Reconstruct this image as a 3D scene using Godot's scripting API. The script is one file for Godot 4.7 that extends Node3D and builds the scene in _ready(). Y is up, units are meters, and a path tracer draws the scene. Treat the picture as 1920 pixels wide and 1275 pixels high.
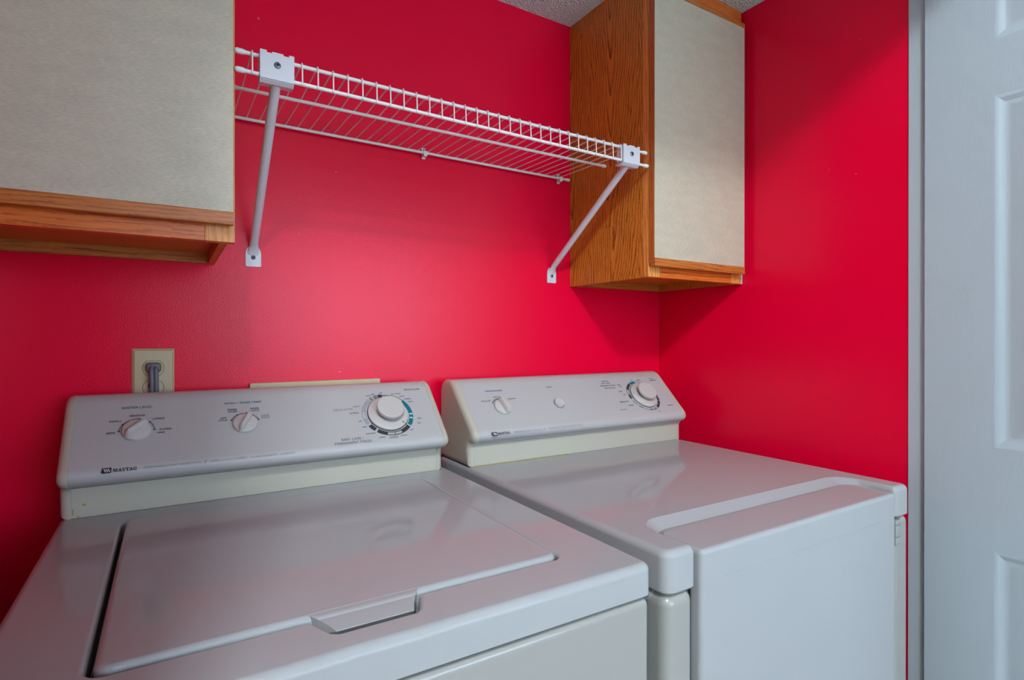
extends Node3D
# A laundry closet seen from the hall in front of it: x runs along the back wall (0 = right wall), y is up, z runs out of the back wall.

var M := {}
var used := {}

func _ready():
	# ---- camera
	var cam := Camera3D.new()
	cam.name = "camera"
	cam.fov = 62.76
	cam.near = 0.02
	cam.far = 60.0
	cam.position = Vector3(-1.36525, 1.20684, 1.29573)
	cam.rotation = Vector3(-0.0019, -0.5534, 0.0)
	add_child(cam)
	cam.current = true
	# ---- sky, exposure
	var sky_mat := ProceduralSkyMaterial.new()
	sky_mat.sky_top_color = Color(0.36, 0.52, 0.78)
	sky_mat.sky_horizon_color = Color(0.72, 0.79, 0.86)
	sky_mat.ground_horizon_color = Color(0.55, 0.57, 0.55)
	sky_mat.ground_bottom_color = Color(0.30, 0.31, 0.28)
	var sky := Sky.new()
	sky.sky_material = sky_mat
	var env := Environment.new()
	env.background_mode = Environment.BG_SKY
	env.sky = sky
	env.ambient_light_source = Environment.AMBIENT_SOURCE_DISABLED
	env.tonemap_mode = Environment.TONE_MAPPER_LINEAR
	env.tonemap_exposure = 1.0
	env.sdfgi_enabled = true
	env.ssao_enabled = true
	env.ssil_enabled = true
	var we := WorldEnvironment.new()
	we.name = "world_environment"
	we.environment = env
	add_child(we)
	# ---- daylight through the hall window
	var day := AreaLight3D.new()
	day.name = "window_daylight"
	day.area_size = Vector2(1.9, 1.25)
	day.light_color = Color(0.79, 0.89, 0.99)
	day.light_energy = 6.5
	day.area_range = 12.0
	day.area_attenuation = 2.0
	day.shadow_enabled = true
	day.position = Vector3(0.05, 1.45, 3.90)
	add_child(day)
	make_materials()
	room()
	washing_machine()
	dryer()
	cabinets()
	shelf()
	outlet()
	hall_lamp()

# ------------------------------------------------------------------ bookkeeping
func numbered(called: String) -> String:
	if not used.has(called):
		used[called] = 0
		return called
	used[called] += 1
	return "%s_%03d" % [called, used[called]]

func thing(called: String, label: String, category: String, at := Vector3.ZERO, group := "") -> Node3D:
	var o := Node3D.new()
	o.name = numbered(called)
	add_child(o, true)
	o.position = at
	tag(o, label, category, group)
	return o

func tag(o: Node, label: String, category: String, group := ""):
	o.set_meta("label", label)
	o.set_meta("category", category)
	if group != "":
		o.set_meta("group", group)

# commits a soup (given in world metres) as one named mesh; the node sits at the world origin unless its parent was moved
func put(called: String, soup: PackedVector3Array, mat: Material, parent: Node3D = self, crease := 35.0, grain := -1, shift := Vector2.ZERO) -> MeshInstance3D:
	var o := MeshInstance3D.new()
	o.mesh = mesh_of(soup, crease, grain, shift)
	o.material_override = mat
	if parent == self:
		o.name = numbered(called)
	else:
		o.name = called
	parent.add_child(o, true)
	var base := Vector3.ZERO
	var p: Node = parent
	while p != self and p is Node3D:
		base += (p as Node3D).position
		p = p.get_parent()
	o.position = -base
	return o

func struct(called: String, soup: PackedVector3Array, mat: Material, label: String, category: String) -> MeshInstance3D:
	var o := put(called, soup, mat)
	o.set_meta("kind", "structure")
	tag(o, label, category)
	return o

# ------------------------------------------------------------------ mesh helpers: every shape is a soup of outward triangles
func mesh_of(t: PackedVector3Array, crease := 35.0, grain := -1, shift := Vector2.ZERO) -> ArrayMesh:
	var n := t.size() / 3
	var fn := PackedVector3Array()
	fn.resize(n)
	var at := {}
	var keys := []
	keys.resize(n * 3)
	for i in n:
		fn[i] = -(t[i * 3 + 1] - t[i * 3]).cross(t[i * 3 + 2] - t[i * 3])
		for k in 3:
			var key := Vector3i((t[i * 3 + k] * 50000.0).round())
			keys[i * 3 + k] = key
			if not at.has(key):
				at[key] = PackedInt32Array()
			at[key].append(i)
	var unit := PackedVector3Array()
	unit.resize(n)
	for i in n:
		unit[i] = fn[i].normalized()
	var c := cos(deg_to_rad(crease))
	var normals := PackedVector3Array()
	normals.resize(n * 3)
	for i in n:
		for k in 3:
			var s := Vector3.ZERO
			for j in at[keys[i * 3 + k]]:
				if unit[i].dot(unit[j]) > c:
					s += fn[j]
			normals[i * 3 + k] = s.normalized() if s.length() > 1e-14 else unit[i]
	var arrays := []
	arrays.resize(Mesh.ARRAY_MAX)
	arrays[Mesh.ARRAY_VERTEX] = t
	arrays[Mesh.ARRAY_NORMAL] = normals
	if grain >= 0:
		var uv := PackedVector2Array()
		uv.resize(n * 3)
		for i in n:
			var a := unit[i].abs().max_axis_index()
			for k in 3:
				var p := t[i * 3 + k]
				var across := 0.0
				var along := p[grain]
				if a == grain:
					across = p[(grain + 1) % 3]
					along = p[(grain + 2) % 3] * 0.2
				else:
					across = p[3 - a - grain]
				uv[i * 3 + k] = Vector2(across / 0.4, along / 0.8) + shift
		arrays[Mesh.ARRAY_TEX_UV] = uv
	var m := ArrayMesh.new()
	m.add_surface_from_arrays(Mesh.PRIMITIVE_TRIANGLES, arrays)
	return m

# turns a closed soup so that its faces look outward (clockwise fronts)
func out(t: PackedVector3Array) -> PackedVector3Array:
	var v := 0.0
	var o := t[0]
	for i in range(0, t.size(), 3):
		v += (t[i] - o).dot((t[i + 1] - o).cross(t[i + 2] - o))
	if v > 0.0:
		for i in range(0, t.size(), 3):
			var q := t[i + 1]
			t[i + 1] = t[i + 2]
			t[i + 2] = q
	return t

func quad(t: PackedVector3Array, a: Vector3, b: Vector3, c: Vector3, d: Vector3):
	if not (a.is_equal_approx(b) or a.is_equal_approx(c) or b.is_equal_approx(c)):
		t.append(a); t.append(b); t.append(c)
	if not (a.is_equal_approx(d) or c.is_equal_approx(d) or a.is_equal_approx(c)):
		t.append(a); t.append(c); t.append(d)

func xf(t: PackedVector3Array, m: Transform3D) -> PackedVector3Array:
	return m * t

func box(a: Vector3, b: Vector3) -> PackedVector3Array:
	return rbox(a, b, 0.0)

# box from corner a to corner b with rounded edges of radius r
func rbox(a: Vector3, b: Vector3, r: float, seg := 3) -> PackedVector3Array:
	var lo := Vector3(min(a.x, b.x), min(a.y, b.y), min(a.z, b.z))
	var hi := Vector3(max(a.x, b.x), max(a.y, b.y), max(a.z, b.z))
	var t := PackedVector3Array()
	if r <= 0.0:
		var p := []
		for i in 8:
			p.append(Vector3(hi.x if i & 1 else lo.x, hi.y if i & 2 else lo.y, hi.z if i & 4 else lo.z))
		for f in [[0, 1, 3, 2], [4, 6, 7, 5], [0, 4, 5, 1], [2, 3, 7, 6], [0, 2, 6, 4], [1, 5, 7, 3]]:
			quad(t, p[f[0]], p[f[1]], p[f[2]], p[f[3]])
		return out(t)
	var c := (lo + hi) * 0.5
	var h := (hi - lo) * 0.5 - Vector3(r, r, r)
	var rows := []
	for hemi in 2:
		for i in seg + 1:
			var th := (hemi + float(i) / seg) * PI * 0.5
			var row := PackedVector3Array()
			for q in 4:
				for k in seg + 1:
					var ph := (q + float(k) / seg) * PI * 0.5
					var sx := 1.0 if (q == 0 or q == 3) else -1.0
					var sz := 1.0 if q < 2 else -1.0
					var sy := 1.0 if hemi == 0 else -1.0
					row.append(c + Vector3(sx * h.x, sy * h.y, sz * h.z) + r * Vector3(sin(th) * cos(ph), cos(th), sin(th) * sin(ph)))
			rows.append(row)
	return loft(rows, 1)

# closed loops of equal size joined one to the next; the first and last are capped in the plane across `axis`
func loft(loops: Array, axis := 1, caps := true) -> PackedVector3Array:
	var t := PackedVector3Array()
	for i in loops.size() - 1:
		var a: PackedVector3Array = loops[i]
		var b: PackedVector3Array = loops[i + 1]
		var n := a.size()
		for k in n:
			quad(t, a[k], a[(k + 1) % n], b[(k + 1) % n], b[k])
	if caps:
		var first: PackedVector3Array = loops[0]
		var last: PackedVector3Array = loops[loops.size() - 1]
		for tri in cap(first, axis):
			t.append_array(PackedVector3Array([tri[2], tri[1], tri[0]]))
		for tri in cap(last, axis):
			t.append_array(PackedVector3Array([tri[0], tri[1], tri[2]]))
		# caps must run the same way round as the sides
		t = fix_caps(t, loops, axis)
		return out(t)
	return t

func cap(loop: PackedVector3Array, axis: int) -> Array:
	var pts := PackedVector3Array()
	var flat := PackedVector2Array()
	for p in loop:
		if pts.size() and (pts[pts.size() - 1].distance_to(p) < 2e-6 or (pts[0].distance_to(p) < 2e-6)):
			continue
		pts.append(p)
		flat.append(Vector2(p[(axis + 1) % 3], p[(axis + 2) % 3]) * 1000.0)
	if pts.size() < 3:
		return []
	var idx := Geometry2D.triangulate_polygon(flat)
	var res := []
	for i in range(0, idx.size(), 3):
		var tri := [pts[idx[i]], pts[idx[i + 1]], pts[idx[i + 2]]]
		# always counter-clockwise in the (axis+1, axis+2) plane
		var a := Vector2(tri[1][(axis + 1) % 3] - tri[0][(axis + 1) % 3], tri[1][(axis + 2) % 3] - tri[0][(axis + 2) % 3])
		var b := Vector2(tri[2][(axis + 1) % 3] - tri[0][(axis + 1) % 3], tri[2][(axis + 2) % 3] - tri[0][(axis + 2) % 3])
		if a.cross(b) < 0.0:
			tri = [tri[0], tri[2], tri[1]]
		res.append(tri)
	return res

func fix_caps(t: PackedVector3Array, loops: Array, axis: int) -> PackedVector3Array:
	# sides come first: they are right when the first loop runs counter-clockwise and the loft climbs the axis, or both are the other way
	var a: PackedVector3Array = loops[0]
	var big: PackedVector3Array = loops[loops.size() / 2]
	var area := 0.0
	for k in big.size():
		var p := big[k]
		var q := big[(k + 1) % big.size()]
		area += p[(axis + 1) % 3] * q[(axis + 2) % 3] - q[(axis + 1) % 3] * p[(axis + 2) % 3]
	var last: PackedVector3Array = loops[loops.size() - 1]
	var climb := last[0][axis] - a[0][axis]
	# caps above: first cap faces down the axis, last faces up, right when climbing
	var sides := 0
	for i in loops.size() - 1:
		var la: PackedVector3Array = loops[i]
		var lb: PackedVector3Array = loops[i + 1]
		var n := la.size()
		for k in n:
			var pa := la[k]; var pb := la[(k + 1) % n]; var pc := lb[(k + 1) % n]; var pd := lb[k]
			if not (pa.is_equal_approx(pb) or pa.is_equal_approx(pc) or pb.is_equal_approx(pc)):
				sides += 3
			if not (pa.is_equal_approx(pd) or pc.is_equal_approx(pd) or pa.is_equal_approx(pc)):
				sides += 3
	var flip_sides := area < 0.0
	var flip_caps := false
	if climb < 0.0:
		flip_sides = not flip_sides
		flip_caps = true
	for i in range(0, t.size(), 3):
		if (i < sides and flip_sides) or (i >= sides and flip_caps):
			var q := t[i + 1]
			t[i + 1] = t[i + 2]
			t[i + 2] = q
	return t

func frame_of(d: Vector3) -> Basis:
	var up := Vector3.UP if absf(d.y) < 0.9 else Vector3.RIGHT
	var x := up.cross(d).normalized()
	return Basis(x, d.cross(x).normalized(), d)

func join(parts: Array) -> PackedVector3Array:
	var t := PackedVector3Array()
	for p in parts:
		t.append_array(p)
	return t

# round bar along a path; the ends are domed a little
func tube(path: PackedVector3Array, r: float, sides := 10) -> PackedVector3Array:
	var t := PackedVector3Array()
	var rings := []
	var n := path.size()
	var prev_x := Vector3.ZERO
	for i in n:
		var d := (path[min(i + 1, n - 1)] - path[max(i - 1, 0)]).normalized()
		var b := frame_of(d)
		if prev_x != Vector3.ZERO:
			var x := (prev_x - d * prev_x.dot(d)).normalized()
			b = Basis(x, d.cross(x), d)
		prev_x = b.x
		var ring := PackedVector3Array()
		for k in sides:
			var a := TAU * k / sides
			ring.append(path[i] + (b.x * cos(a) + b.y * sin(a)) * r)
		rings.append(ring)
	for i in n - 1:
		for k in sides:
			quad(t, rings[i][k], rings[i][(k + 1) % sides], rings[i + 1][(k + 1) % sides], rings[i + 1][k])
	for e in 2:
		var ring: PackedVector3Array = rings[0] if e == 0 else rings[n - 1]
		var c := path[0] if e == 0 else path[n - 1]
		for k in sides:
			if e == 0:
				t.append_array(PackedVector3Array([c, ring[(k + 1) % sides], ring[k]]))
			else:
				t.append_array(PackedVector3Array([c, ring[k], ring[(k + 1) % sides]]))
	return out(t)

# turned shape round +Y from (radius, height) pairs, the first and last at radius 0
func lathe(profile: Array, segs := 32) -> PackedVector3Array:
	var t := PackedVector3Array()
	for i in profile.size() - 1:
		var p: Vector2 = profile[i]
		var q: Vector2 = profile[i + 1]
		for k in segs:
			var a := TAU * k / segs
			var b := TAU * (k + 1) / segs
			quad(t, Vector3(p.x * cos(a), p.y, p.x * sin(a)), Vector3(p.x * cos(b), p.y, p.x * sin(b)), Vector3(q.x * cos(b), q.y, q.x * sin(b)), Vector3(q.x * cos(a), q.y, q.x * sin(a)))
	return out(t)

# flat outline (x, y) pushed out in z from z0 to z1
func prism(poly: PackedVector2Array, z0: float, z1: float) -> PackedVector3Array:
	var a := PackedVector3Array()
	var b := PackedVector3Array()
	for p in poly:
		a.append(Vector3(p.x, p.y, z0))
		b.append(Vector3(p.x, p.y, z1))
	return loft([a, b], 2)

# outline (z, y) pushed along x from x0 to x1; round0 / round1 round those ends over by that radius
func extrude_x(poly: PackedVector2Array, x0: float, x1: float, round0 := 0.0, round1 := 0.0) -> PackedVector3Array:
	var loops := []
	var steps := 5
	if round0 > 0.0:
		for i in steps:
			var a := float(i) / steps * PI * 0.5
			loops.append(lift_x(inset(poly, round0 * (1.0 - sin(a))), x0 + round0 * (1.0 - cos(a))))
		loops.append(lift_x(poly, x0 + round0))
	else:
		loops.append(lift_x(poly, x0))
	if round1 > 0.0:
		loops.append(lift_x(poly, x1 - round1))
		for i in range(1, steps + 1):
			var a := float(i) / steps * PI * 0.5
			loops.append(lift_x(inset(poly, round1 * (1.0 - cos(a))), x1 - round1 * (1.0 - sin(a))))
	else:
		loops.append(lift_x(poly, x1))
	return loft(loops, 0)

func lift_x(poly: PackedVector2Array, x: float) -> PackedVector3Array:
	var t := PackedVector3Array()
	for p in poly:
		t.append(Vector3(x, p.y, p.x))
	return t

func lift_y(poly: PackedVector2Array, y: float) -> PackedVector3Array:
	var t := PackedVector3Array()
	for p in poly:
		t.append(Vector3(p.x, y, p.y))
	return t

# every corner moved inward along its mitre; weight scales single corners
func inset(poly: PackedVector2Array, d: float, weight := PackedFloat32Array()) -> PackedVector2Array:
	if d == 0.0:
		return poly
	var n := poly.size()
	var area := 0.0
	for i in n:
		area += poly[i].cross(poly[(i + 1) % n])
	var s := 1.0 if area > 0.0 else -1.0
	var r := PackedVector2Array()
	for i in n:
		var e0 := (poly[i] - poly[(i + n - 1) % n]).normalized()
		var e1 := (poly[(i + 1) % n] - poly[i]).normalized()
		var n0 := Vector2(-e0.y, e0.x) * s
		var n1 := Vector2(-e1.y, e1.x) * s
		var m := (n0 + n1)
		var k := d * (weight[i] if weight.size() else 1.0)
		r.append(poly[i] + m * (k / maxf(0.35, 1.0 + n0.dot(n1))))
	return r

# rounded rectangle in (x, z); bump adds an outward step in the far-z side: [xa, xb, xc, xd, dz]
func rrect(x0: float, x1: float, z0: float, z1: float, r: float, seg := 5, bump := []) -> PackedVector2Array:
	var p := PackedVector2Array()
	var cs := [[x1 - r, z1 - r, 0.0], [x0 + r, z1 - r, 90.0], [x0 + r, z0 + r, 180.0], [x1 - r, z0 + r, 270.0]]
	for ci in 4:
		var c = cs[ci]
		for i in seg + 1:
			var a := deg_to_rad(c[2] + 90.0 * i / seg)
			p.append(Vector2(c[0] + r * cos(a), c[1] + r * sin(a)))
		if ci == 0 and bump.size():
			var dz: float = bump[4]
			p.append(Vector2(bump[3], z1))
			p.append(Vector2(bump[3] - (bump[3] - bump[2]) * 0.25, z1 + dz * 0.1))
			p.append(Vector2(bump[3] - (bump[3] - bump[2]) * 0.75, z1 + dz * 0.9))
			p.append(Vector2(bump[2], z1 + dz))
			p.append(Vector2(bump[1], z1 + dz))
			p.append(Vector2(bump[1] - (bump[1] - bump[0]) * 0.25, z1 + dz * 0.9))
			p.append(Vector2(bump[1] - (bump[1] - bump[0]) * 0.75, z1 + dz * 0.1))
			p.append(Vector2(bump[0], z1))
	return p

# slab lying in y0..y1 over an (x, z) outline, its upper edge rounded by r
func slab(poly: PackedVector2Array, y0: float, y1: float, r: float, r_low := 0.0) -> PackedVector3Array:
	var loops := []
	if r_low > 0.0:
		for i in 3:
			var a := i / 3.0 * PI * 0.5
			loops.append(lift_y(inset(poly, r_low * (1.0 - sin(a))), y0 + r_low * (1.0 - cos(a))))
		loops.append(lift_y(poly, y0 + r_low))
	else:
		loops.append(lift_y(poly, y0))
	loops.append(lift_y(poly, y1 - r))
	for i in range(1, 6):
		var a := i / 5.0 * PI * 0.5
		loops.append(lift_y(inset(poly, r * (1.0 - cos(a))), y1 - r * (1.0 - sin(a))))
	return loft(loops, 1)

# ------------------------------------------------------------------ materials
func noise_tex(seed_: int, freq: float, size := 512, octaves := 3) -> Image:
	var n := FastNoiseLite.new()
	n.seed = seed_
	n.noise_type = FastNoiseLite.TYPE_SIMPLEX_SMOOTH
	n.frequency = freq
	n.fractal_octaves = octaves
	var im := n.get_seamless_image(size, size)
	im.convert(Image.FORMAT_L8)
	return im

func normal_tex(im: Image, strength: float) -> ImageTexture:
	var b := im.duplicate() as Image
	b.convert(Image.FORMAT_RGBA8)
	b.bump_map_to_normal_map(strength)
	return ImageTexture.create_from_image(b)

func mat(c: Color, rough: float, spec := 0.5) -> StandardMaterial3D:
	var m := StandardMaterial3D.new()
	m.albedo_color = c
	m.roughness = rough
	m.metallic_specular = spec
	return m

func world_map(m: StandardMaterial3D, metres: float) -> StandardMaterial3D:
	m.uv1_triplanar = true
	m.uv1_world_triplanar = true
	m.uv1_scale = Vector3.ONE / metres
	return m

# oak: growth rings cut flat (tall arches) or straight, with short dark pores
func oak(seed_: int, w: int, h: int, arches: bool, dark: Color, mid: Color, light: Color) -> ImageTexture:
	var warp := FastNoiseLite.new()
	warp.seed = seed_
	warp.frequency = 1.0
	warp.fractal_octaves = 3
	var pore := FastNoiseLite.new()
	pore.seed = seed_ + 7
	pore.frequency = 1.0
	pore.fractal_octaves = 2
	var data := PackedByteArray()
	data.resize(w * h * 3)
	var o := 0
	for j in h:
		var v := float(j) / h
		for i in w:
			var u := float(i) / w
			var bend := warp.get_noise_2d(u * 3.0, v * 1.3) * 0.55 + warp.get_noise_2d(u * 24.0 + 40.0, v * 3.0) * 0.10
			var ring := 0.0
			if arches:
				var c1 := absf(u - 0.30 - warp.get_noise_2d(3.0, v * 1.5) * 0.06)
				var c2 := absf(u - 0.74 - warp.get_noise_2d(9.0, v * 1.5) * 0.06)
				var d := minf(c1, c2)
				ring = sqrt(d * d + 0.0012) * 44.0 - v * 7.5 + bend * 2.2
			else:
				ring = u * 46.0 + bend * 3.0
			var f := ring - floorf(ring)
			var line := pow(f, 5.0 if arches else 3.0) * (0.55 + 0.9 * absf(warp.get_noise_2d(u * 9.0 + 70.0, v * 2.0)) + (0.3 if arches else 0.0))
			var grain := pore.get_noise_2d(u * 210.0, v * 9.0) * 0.5 + 0.5
			var fine := pore.get_noise_2d(u * 420.0 + 50.0, v * 26.0) * 0.5 + 0.5
			var k := clampf(0.70 - line * (0.70 if arches else 0.62) + (grain - 0.5) * 0.8, 0.0, 1.0)
			if fine < 0.33 and f > 0.45:
				k *= 0.55
			var c := dark.lerp(mid, minf(k * 2.0, 1.0)).lerp(light, maxf(k * 2.0 - 1.0, 0.0))
			data[o] = int(clampf(c.r, 0.0, 1.0) * 255.0)
			data[o + 1] = int(clampf(c.g, 0.0, 1.0) * 255.0)
			data[o + 2] = int(clampf(c.b, 0.0, 1.0) * 255.0)
			o += 3
	return ImageTexture.create_from_image(Image.create_from_data(w, h, false, Image.FORMAT_RGB8, data))

func linen(seed_: int, base: Color) -> ImageTexture:
	var n := FastNoiseLite.new()
	n.seed = seed_
	n.frequency = 1.0
	n.fractal_octaves = 2
	var w := 512
	var data := PackedByteArray()
	data.resize(w * w * 3)
	var o := 0
	for j in w:
		for i in w:
			var u := float(i) / w
			var v := float(j) / w
			var k := n.get_noise_2d(u * 26.0, v * 190.0) * 0.075 + n.get_noise_2d(u * 150.0 + 90.0, v * 60.0) * 0.02 + n.get_noise_2d(u * 4.0 + 20.0, v * 9.0) * 0.03
			var c := base * (1.0 + k)
			data[o] = int(clampf(c.r, 0.0, 1.0) * 255.0)
			data[o + 1] = int(clampf(c.g, 0.0, 1.0) * 255.0)
			data[o + 2] = int(clampf(c.b, 0.0, 1.0) * 255.0)
			o += 3
	return ImageTexture.create_from_image(Image.create_from_data(w, w, false, Image.FORMAT_RGB8, data))

func wood_mat(tex: Texture2D, tint: Color, rough := 0.42) -> StandardMaterial3D:
	var m := mat(tint, rough)
	m.albedo_texture = tex
	return m

func make_materials():
	var peel := noise_tex(11, 0.17, 1024, 2)
	var red := world_map(mat(Color(0.905, 0.0, 0.205), 0.26, 0.34), 0.6)
	red.normal_enabled = true
	red.normal_texture = normal_tex(peel, 2.0)
	red.normal_scale = 0.11
	M.red = red
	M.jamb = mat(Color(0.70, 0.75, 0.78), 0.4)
	M.hall = mat(Color(0.74, 0.74, 0.73), 0.7)
	M.floor = mat(Color(0.55, 0.50, 0.45), 0.5)
	var pop := world_map(mat(Color(0.86, 0.99, 0.98), 0.9, 0.2), 0.22)
	pop.normal_enabled = true
	pop.normal_texture = normal_tex(noise_tex(5, 0.06, 512, 2), 9.0)
	pop.normal_scale = 1.2
	M.popcorn = pop
	M.enamel = mat(Color(0.640, 0.652, 0.658), 0.06, 0.28)
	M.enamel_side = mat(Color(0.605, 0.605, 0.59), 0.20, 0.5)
	M.fascia = mat(Color(0.69, 0.69, 0.685), 0.42, 0.5)
	M.cream = mat(Color(0.71, 0.70, 0.64), 0.35, 0.5)
	M.knob = mat(Color(0.74, 0.73, 0.71), 0.38, 0.5)
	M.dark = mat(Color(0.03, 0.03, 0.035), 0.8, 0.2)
	M.ink = mat(Color(0.22, 0.22, 0.24), 0.6, 0.3)
	M.ink_grey = mat(Color(0.46, 0.47, 0.50), 0.6, 0.3)
	M.ink_pale = mat(Color(0.60, 0.61, 0.64), 0.6, 0.3)
	M.ink_teal = mat(Color(0.05, 0.42, 0.47), 0.6, 0.3)
	M.ink_green = mat(Color(0.25, 0.42, 0.42), 0.6, 0.3)
	M.ink_blue = mat(Color(0.30, 0.38, 0.62), 0.6, 0.3)
	M.ink_white = mat(Color(0.86, 0.86, 0.88), 0.6, 0.3)
	M.grime = mat(Color(0.64, 0.59, 0.36), 0.7, 0.3)
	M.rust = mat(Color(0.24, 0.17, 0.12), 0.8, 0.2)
	M.wire = mat(Color(0.91, 0.92, 0.91), 0.35, 0.5)
	M.bracket = mat(Color(0.82, 0.83, 0.85), 0.35, 0.5)
	var steel := mat(Color(0.45, 0.46, 0.48), 0.35)
	steel.metallic = 0.8
	M.steel = steel
	M.almond = mat(Color(0.74, 0.69, 0.54), 0.4, 0.5)
	M.cord = mat(Color(0.40, 0.42, 0.45), 0.45, 0.5)
	var arch := oak(3, 512, 1024, true, Color(0.36, 0.18, 0.06), Color(0.74, 0.45, 0.13), Color(0.90, 0.60, 0.20))
	var straight := oak(21, 512, 1024, false, Color(0.62, 0.40, 0.20), Color(0.92, 0.68, 0.40), Color(1.0, 0.82, 0.54))
	M.oak_panel = wood_mat(arch, Color(1, 1, 1), 0.40)
	M.oak_light = wood_mat(straight, Color(0.93, 0.82, 0.66), 0.40)
	M.oak_strip = wood_mat(straight, Color(0.78, 0.60, 0.44), 0.38)
	M.oak_orange = wood_mat(straight, Color(0.88, 0.60, 0.36), 0.34)
	M.oak_under = wood_mat(straight, Color(0.80, 0.66, 0.38), 0.45)
	M.laminate = world_map(mat(Color(1, 1, 1), 0.42, 0.5), 0.30)
	M.laminate.albedo_texture = linen(31, Color(0.745, 0.72, 0.635))
	var dn := FastNoiseLite.new()
	dn.seed = 8
	dn.frequency = 1.0
	dn.fractal_octaves = 2
	var gi := Image.create(512, 512, false, Image.FORMAT_L8)
	for j in 512:
		for i in 512:
			var g := dn.get_noise_2d(i * 0.22, j * 0.012) * 0.5 + 0.5
			gi.set_pixel(i, j, Color(g, g, g))
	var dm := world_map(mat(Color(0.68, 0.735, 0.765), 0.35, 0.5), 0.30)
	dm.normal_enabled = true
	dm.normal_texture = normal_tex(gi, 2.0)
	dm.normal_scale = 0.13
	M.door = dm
	var glass := mat(Color(0.9, 0.95, 0.97, 0.06), 0.0)
	glass.transparency = BaseMaterial3D.TRANSPARENCY_ALPHA
	M.glass = glass
	var glow := mat(Color(1, 1, 1), 0.4)
	glow.emission_enabled = true
	glow.emission = Color(0.9, 0.96, 1.0)
	glow.emission_energy_multiplier = 1.5
	M.glow = glow

# ------------------------------------------------------------------ the room
const H := 2.1166
const HALL_H := 3.25

func room():
	var wb := struct("wall_back", box(Vector3(-1.80, 0, -0.1), Vector3(0.10, 2.25, 0)), M.red, "glossy red painted wall behind the washer and dryer", "wall")
	var wr := struct("wall_right", box(Vector3(0, 0, 0), Vector3(0.10, 2.25, 0.72)), M.red, "red painted side wall to the right of the dryer", "wall")
	struct("wall_left", box(Vector3(-1.80, 0, 0), Vector3(-1.64, 2.25, 1.05)), M.red, "red painted side wall to the left of the washer", "wall")
	struct("ceiling", box(Vector3(-1.80, H, 0), Vector3(0.10, H + 0.1, 1.05)), M.popcorn, "bumpy popcorn-textured closet ceiling over the oak cabinets", "ceiling")
	struct("floor", box(Vector3(-2.7, -0.1, -0.1), Vector3(1.8, 0, 4.1)), M.floor, "plain tan floor under the machines and hall", "floor")
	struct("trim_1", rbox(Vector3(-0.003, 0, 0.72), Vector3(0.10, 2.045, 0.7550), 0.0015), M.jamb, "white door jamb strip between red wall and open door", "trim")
	# hall side
	struct("wall_front_left", box(Vector3(-2.6, 0, 1.05), Vector3(-1.45, HALL_H, 1.15)), M.hall, "unseen white hall wall left of the closet opening, widened to shade the cabinet", "wall")  # out of view; right end extended to keep lamp light off the left side
	struct("wall_front_right", box(Vector3(0.10, 0, 0.66), Vector3(1.7, HALL_H, 0.76)), M.hall, "white hall wall behind the open door", "wall")
	struct("wall_front", box(Vector3(-1.45, 2.105, 1.05), Vector3(0.10, HALL_H, 1.15)), M.hall, "white header wall above the closet opening", "wall")
	struct("wall_hall_left", box(Vector3(-2.7, 0, 0.66), Vector3(-2.6, HALL_H, 4.1)), M.hall, "white hall wall on the far left", "wall")
	struct("wall_hall_right", box(Vector3(1.7, 0, 0.66), Vector3(1.8, HALL_H, 4.1)), M.hall, "white hall wall on the far right", "wall")
	var far := join([box(Vector3(-2.7, 0, 4.0), Vector3(-0.95, HALL_H, 4.1)), box(Vector3(0.95, 0, 4.0), Vector3(1.8, HALL_H, 4.1)), box(Vector3(-0.95, 0, 4.0), Vector3(0.95, 0.80, 4.1)), box(Vector3(-0.95, 2.10, 4.0), Vector3(0.95, HALL_H, 4.1))])
	struct("wall_hall_far", far, M.hall, "white hall wall with the window across from the closet", "wall")
	struct("ceiling_hall", box(Vector3(-2.7, HALL_H, 0.66), Vector3(1.8, HALL_H + 0.1, 4.1)), M.hall, "white hall ceiling in front of the closet", "ceiling")
	var fr := join([box(Vector3(-0.95, 0.80, 4.03), Vector3(0.95, 0.85, 4.08)), box(Vector3(-0.95, 2.05, 4.03), Vector3(0.95, 2.10, 4.08)), box(Vector3(-0.95, 0.85, 4.03), Vector3(-0.90, 2.05, 4.08)), box(Vector3(0.90, 0.85, 4.03), Vector3(0.95, 2.05, 4.08)), box(Vector3(-0.02, 0.85, 4.04), Vector3(0.02, 2.05, 4.07))])
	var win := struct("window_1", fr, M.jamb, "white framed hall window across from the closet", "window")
	put("pane", box(Vector3(-0.90, 0.85, 4.053), Vector3(-0.02, 2.05, 4.057)), M.glass, win)
	put("pane", box(Vector3(0.02, 0.85, 4.053), Vector3(0.90, 2.05, 4.057)), M.glass, win)
	# nicks in the paint
	var rng := RandomNumberGenerator.new()
	rng.seed = 5
	var flake := mat(Color(0.85, 0.45, 0.50), 0.6)
	for c in [[-1.1996, 1.8895, 0.004, 0.005], [-1.0295, 1.1316, 0.006, 0.0025], [-1.0376, 1.5877, 0.002, 0.004], [-1.1188, 1.4372, 0.0015, 0.003], [-0.352, 1.62, 0.003, 0.004]]:
		put("paint_chip", blob(Vector2(c[0], c[1]), c[2], c[3], rng, 0), flake, wb)
	for c in [[0.6191, 1.9022, 0.0015, 0.003], [0.5483, 1.6178, 0.001, 0.005], [0.6112, 1.5916, 0.0015, 0.004], [0.341, 1.6524, 0.0012, 0.002], [0.031, 1.338, 0.003, 0.004]]:
		put("paint_chip", blob(Vector2(c[0], c[1]), c[2], c[3], rng, 1), flake, wr)
	door()

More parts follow.
